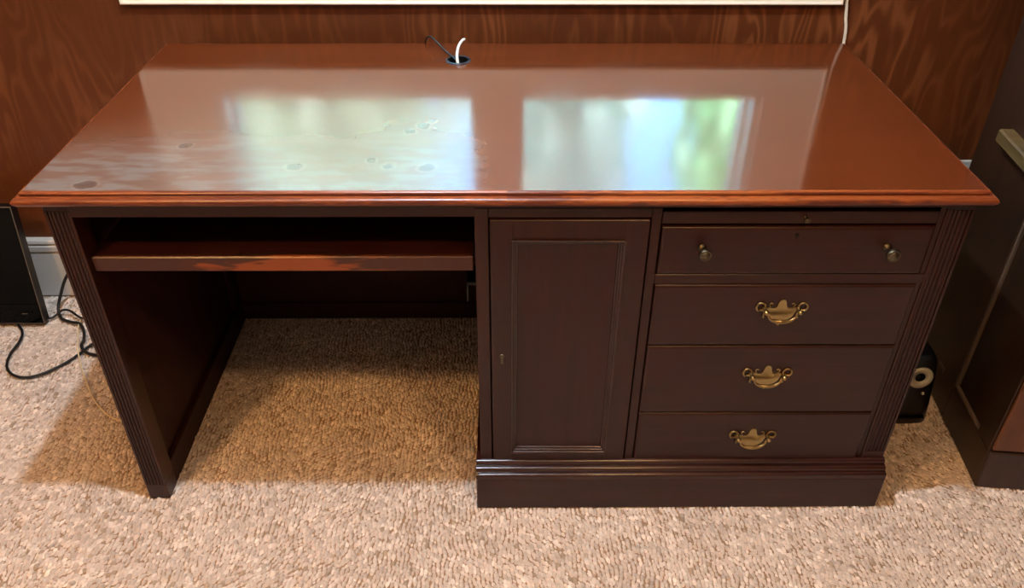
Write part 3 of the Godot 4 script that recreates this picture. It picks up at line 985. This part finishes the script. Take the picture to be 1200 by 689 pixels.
# ------------------------------------------------------------------ small things
func build_small_things() -> void:
	# flat screen leaning on the wall at the left
	var t := thing("flat_screen", "black flat screen standing on the carpet at the left edge", "screen", Vector3(-1.336, 0.014, -0.660))
	t.rotation.x = -0.14
	var st := mb()
	var w := 0.62
	var h := 0.361
	var poly := PackedVector2Array()
	for c in [[0.0, 0.0, 0.004, -90.0], [0.0, h, 0.014, 0.0], [-w, h, 0.014, 90.0], [-w, 0.0, 0.004, 180.0]]:
		var r: float = c[2]
		var cx: float = c[0] + (-r if c[0] == 0.0 else r)
		var cy: float = c[1] + (r if c[1] == 0.0 else -r)
		for k in 7:
			var a := deg_to_rad(c[3] + 90.0 * k / 6.0)
			poly.append(Vector2(cx + r * cos(a), cy + r * sin(a)))
	extrude(st, poly, -0.028, -0.002, flat_xy_c())
	obj("housing", st, M.black_plastic, t)
	st = mb()
	ring(st, Vector2(-w + 0.012, 0.012), Vector2(-0.012, h - 0.012), [[Vector2(0.0095, 0.0), Vector2(0.0112, 0.0004), Vector2(0.0118, -0.0012)]], flat_xy_c())
	obj("bezel", st, M.bezel, t)
	var grown: Array = Geometry2D.offset_polygon(poly, -0.0022)
	st = mb()
	extrude(st, grown[0], -0.003, 0.0, flat_xy_c())
	obj("front_panel", st, M.screen, t)
	st = mb()
	box(st, Vector3(-w + 0.006, 0.004, -0.001), Vector3(-0.005, 0.064, 0.0012), 0.001)
	obj("bottom_bezel", st, M.black_gloss, t)
	st = mb()
	box(st, Vector3(-0.056, 0.0325, 0.0), Vector3(-0.040, 0.0350, 0.0018), 0.0)
	obj("badge", st, M.bezel, t)
	# cables on the carpet
	var floor_pts := func(list: Array, y: float) -> Array:
		var out := []
		for p in list: out.append(Vector3(p[0], p[2] if p.size() > 2 else y, p[1]))
		return out
	st = mb()
	tube(st, smooth_path(floor_pts.call([[-1.24, -0.775, 0.17], [-1.268, -0.768, 0.135], [-1.295, -0.760, 0.099], [-1.314, -0.745, 0.057], [-1.322, -0.722, 0.022], [-1.303, -0.691], [-1.266, -0.674], [-1.238, -0.662, 0.012], [-1.215, -0.634], [-1.197, -0.591], [-1.189, -0.560, 0.016], [-1.173, -0.538, 0.012], [-1.147, -0.526], [-1.09, -0.515]], 0.009)), func(_t): return 0.0044, 8)
	tag(obj("power_cable", st, M.black_rubber), "black cable dropping beside the desk's left leg to the carpet", "cable")
	st = mb()
	tube(st, smooth_path(floor_pts.call([[-1.46, -0.72, 0.007], [-1.42, -0.668, 0.007], [-1.388, -0.628, 0.008], [-1.376, -0.585], [-1.374, -0.525], [-1.358, -0.476], [-1.326, -0.443], [-1.285, -0.432], [-1.247, -0.448], [-1.208, -0.488], [-1.186, -0.530, 0.007], [-1.166, -0.573, 0.008], [-1.12, -0.64]], 0.008)), func(_t): return 0.0037, 8)
	tag(obj("cable_loop", st, M.black_rubber), "black cable lying in a wide loop on the carpet in front of the screen", "cable")
	st = mb()
	tube(st, smooth_path(floor_pts.call([[-1.40, -0.72, 0.012], [-1.339, -0.690, 0.012], [-1.325, -0.700, 0.012], [-1.308, -0.714, 0.022], [-1.284, -0.712, 0.022], [-1.257, -0.695, 0.016], [-1.231, -0.676, 0.022], [-1.20, -0.70, 0.012], [-1.17, -0.76, 0.010]], 0.012)), func(_t): return 0.0034, 8)
	tag(obj("short_cable", st, M.black_rubber), "black cable curling from behind the screen in a small coil", "cable")
	st = mb()
	tube(st, smooth_path(floor_pts.call([[-1.245, -0.70, 0.012], [-1.235, -0.647, 0.012], [-1.209, -0.584, 0.012], [-1.190, -0.540, 0.019], [-1.170, -0.500, 0.012], [-1.144, -0.456], [-1.106, -0.397], [-1.069, -0.344], [-1.031, -0.303], [-0.994, -0.275], [-0.93, -0.25], [-0.85, -0.24]], 0.011)), func(_t): return 0.0021, 7)
	tag(obj("thin_cord", st, M.cream_plastic), "thin cream cord curving over the carpet to the desk's left leg", "cord")
	# cables out of the desktop grommet
	st = mb()
	tube(st, smooth_path([Vector3(-0.108, 0.770, -0.650), Vector3(-0.118, 0.792, -0.660), Vector3(-0.145, 0.804, -0.692), Vector3(-0.172, 0.818, -0.728), Vector3(-0.184, 0.820, -0.748), Vector3(-0.196, 0.808, -0.768), Vector3(-0.201, 0.780, -0.785), Vector3(-0.203, 0.70, -0.79)], 0.004), func(_t): return 0.0023, 8)
	tag(obj("black_cord", st, M.black_rubber), "thin black cord hooking out of the desktop grommet over the back edge", "cord")
	st = mb()
	tube(st, smooth_path([Vector3(-0.110, 0.768, -0.640), Vector3(-0.114, 0.788, -0.648), Vector3(-0.116, 0.806, -0.662), Vector3(-0.112, 0.820, -0.684), Vector3(-0.104, 0.826, -0.704), Vector3(-0.100, 0.825, -0.712)], 0.004), func(t): return 0.0036 - 0.0004 * t, 10)
	tag(obj("white_cord", st, M.white_plastic), "short white cord end standing up out of the desktop grommet", "cord")
	# flat white cord hanging from the right end of the window casing
	st = mb()
	tube(st, smooth_path([Vector3(0.836, 1.10, WALL + 0.006), Vector3(0.840, 0.90, WALL + 0.006), Vector3(0.843, 0.870, WALL + 0.006), Vector3(0.848, 0.84, WALL + 0.006), Vector3(0.858, 0.77, WALL + 0.006), Vector3(0.866, 0.45, WALL + 0.006)], 0.02), func(_t): return 0.0042, 8)
	tag(obj("hanging_cord", st, M.white_plastic), "white cord hanging down the wall from the right end of the white frame", "cord")
	# wall outlet low on the panelling beside the cabinet
	t = thing("wall_outlet", "white outlet plate on the panelled wall just past the desk's right back corner", "outlet", Vector3(1.262, 0.388, WALL))
	st = mb()
	box(st, Vector3(-0.036, -0.06, -0.001), Vector3(0.036, 0.06, 0.007), 0.004)
	obj("plate", st, M.white_paint, t)
	for y in [-0.02, 0.02]:
		st = mb()
		lathe(st, [[Vector2(0.017, 0.0), Vector2(0.017, 0.0085), Vector2(0.0155, 0.0095), Vector2(0.0, 0.0095)]], Transform3D(Basis(Vector3.RIGHT, PI / 2), Vector3(0, y, 0)), 20)
		obj("socket", st, M.white_paint, t)
	# small desktop speaker on the carpet between desk and cabinet
	t = thing("speaker", "small black speaker with a silver driver ring on the carpet beside the pedestal", "speaker", Vector3(1.002, 0.002, -0.252))
	st = mb()
	# rounded tapering shell: levels of (height, half width, depth)
	var levels := [[0.0, 0.056, 0.13], [0.004, 0.060, 0.134], [0.05, 0.057, 0.13], [0.15, 0.047, 0.115], [0.185, 0.042, 0.105], [0.197, 0.036, 0.092], [0.2, 0.026, 0.07]]
	var loops := []
	for lv in levels:
		var q := []
		for k in 24:
			var a := TAU * (k + 0.5) / 24
			var cx := signf(cos(a)) * pow(absf(cos(a)), 0.45)
			var cz := signf(sin(a)) * pow(absf(sin(a)), 0.45)
			q.append(Vector3(cx * lv[1], lv[0], -0.067 + cz * lv[2] / 2))
		loops.append(q)
	st.set_smooth_group(5)
	for i in loops.size() - 1:
		for k in 24:
			var k2 := (k + 1) % 24
			quad(st, loops[i][k], loops[i][k2], loops[i + 1][k2], loops[i + 1][k], loops[i][k] + loops[i][k2] - Vector3(0, loops[i][k].y * 2.0, -0.134))
	st.set_smooth_group(-1)
	for k in 24:
		tri(st, Vector3(0, 0.201, -0.067), loops[6][k], loops[6][(k + 1) % 24], Vector3.UP)
		tri(st, Vector3(0, 0.0, -0.067), loops[0][k], loops[0][(k + 1) % 24], Vector3.DOWN)
	obj("cabinet_body", st, M.black_plastic, t)
	st = mb()
	var face := Transform3D(Basis(Vector3.RIGHT, PI / 2 - 0.07), Vector3(0.0, 0.148, -0.0085))
	lathe(st, [[Vector2(0.0300, -0.001), Vector2(0.0300, 0.003), Vector2(0.0280, 0.0045), Vector2(0.012, -0.0002), Vector2(0.012, -0.001)]], face, 30)
	obj("driver_ring", st, M.silver, t)
	st = mb()
	lathe(st, [[Vector2(0.0122, 0.0004), Vector2(0.006, 0.0022), Vector2(0.0, 0.003)]], face, 20)
	obj("driver_cone", st, M.black_gloss, t)
	st = mb()
	lathe(st, [[Vector2(0.0035, -0.001), Vector2(0.0035, 0.003), Vector2(0.0, 0.004)]], Transform3D(Basis(Vector3.RIGHT, PI / 2), Vector3(0.018, 0.100, -0.005)), 14)
	obj("knob", st, M.silver, t)
	st = mb()
	box(st, Vector3(-0.035, 0.022, -0.006), Vector3(0.04, 0.028, 0.004), 0.001)
	obj("base_lip", st, M.black_gloss, t)
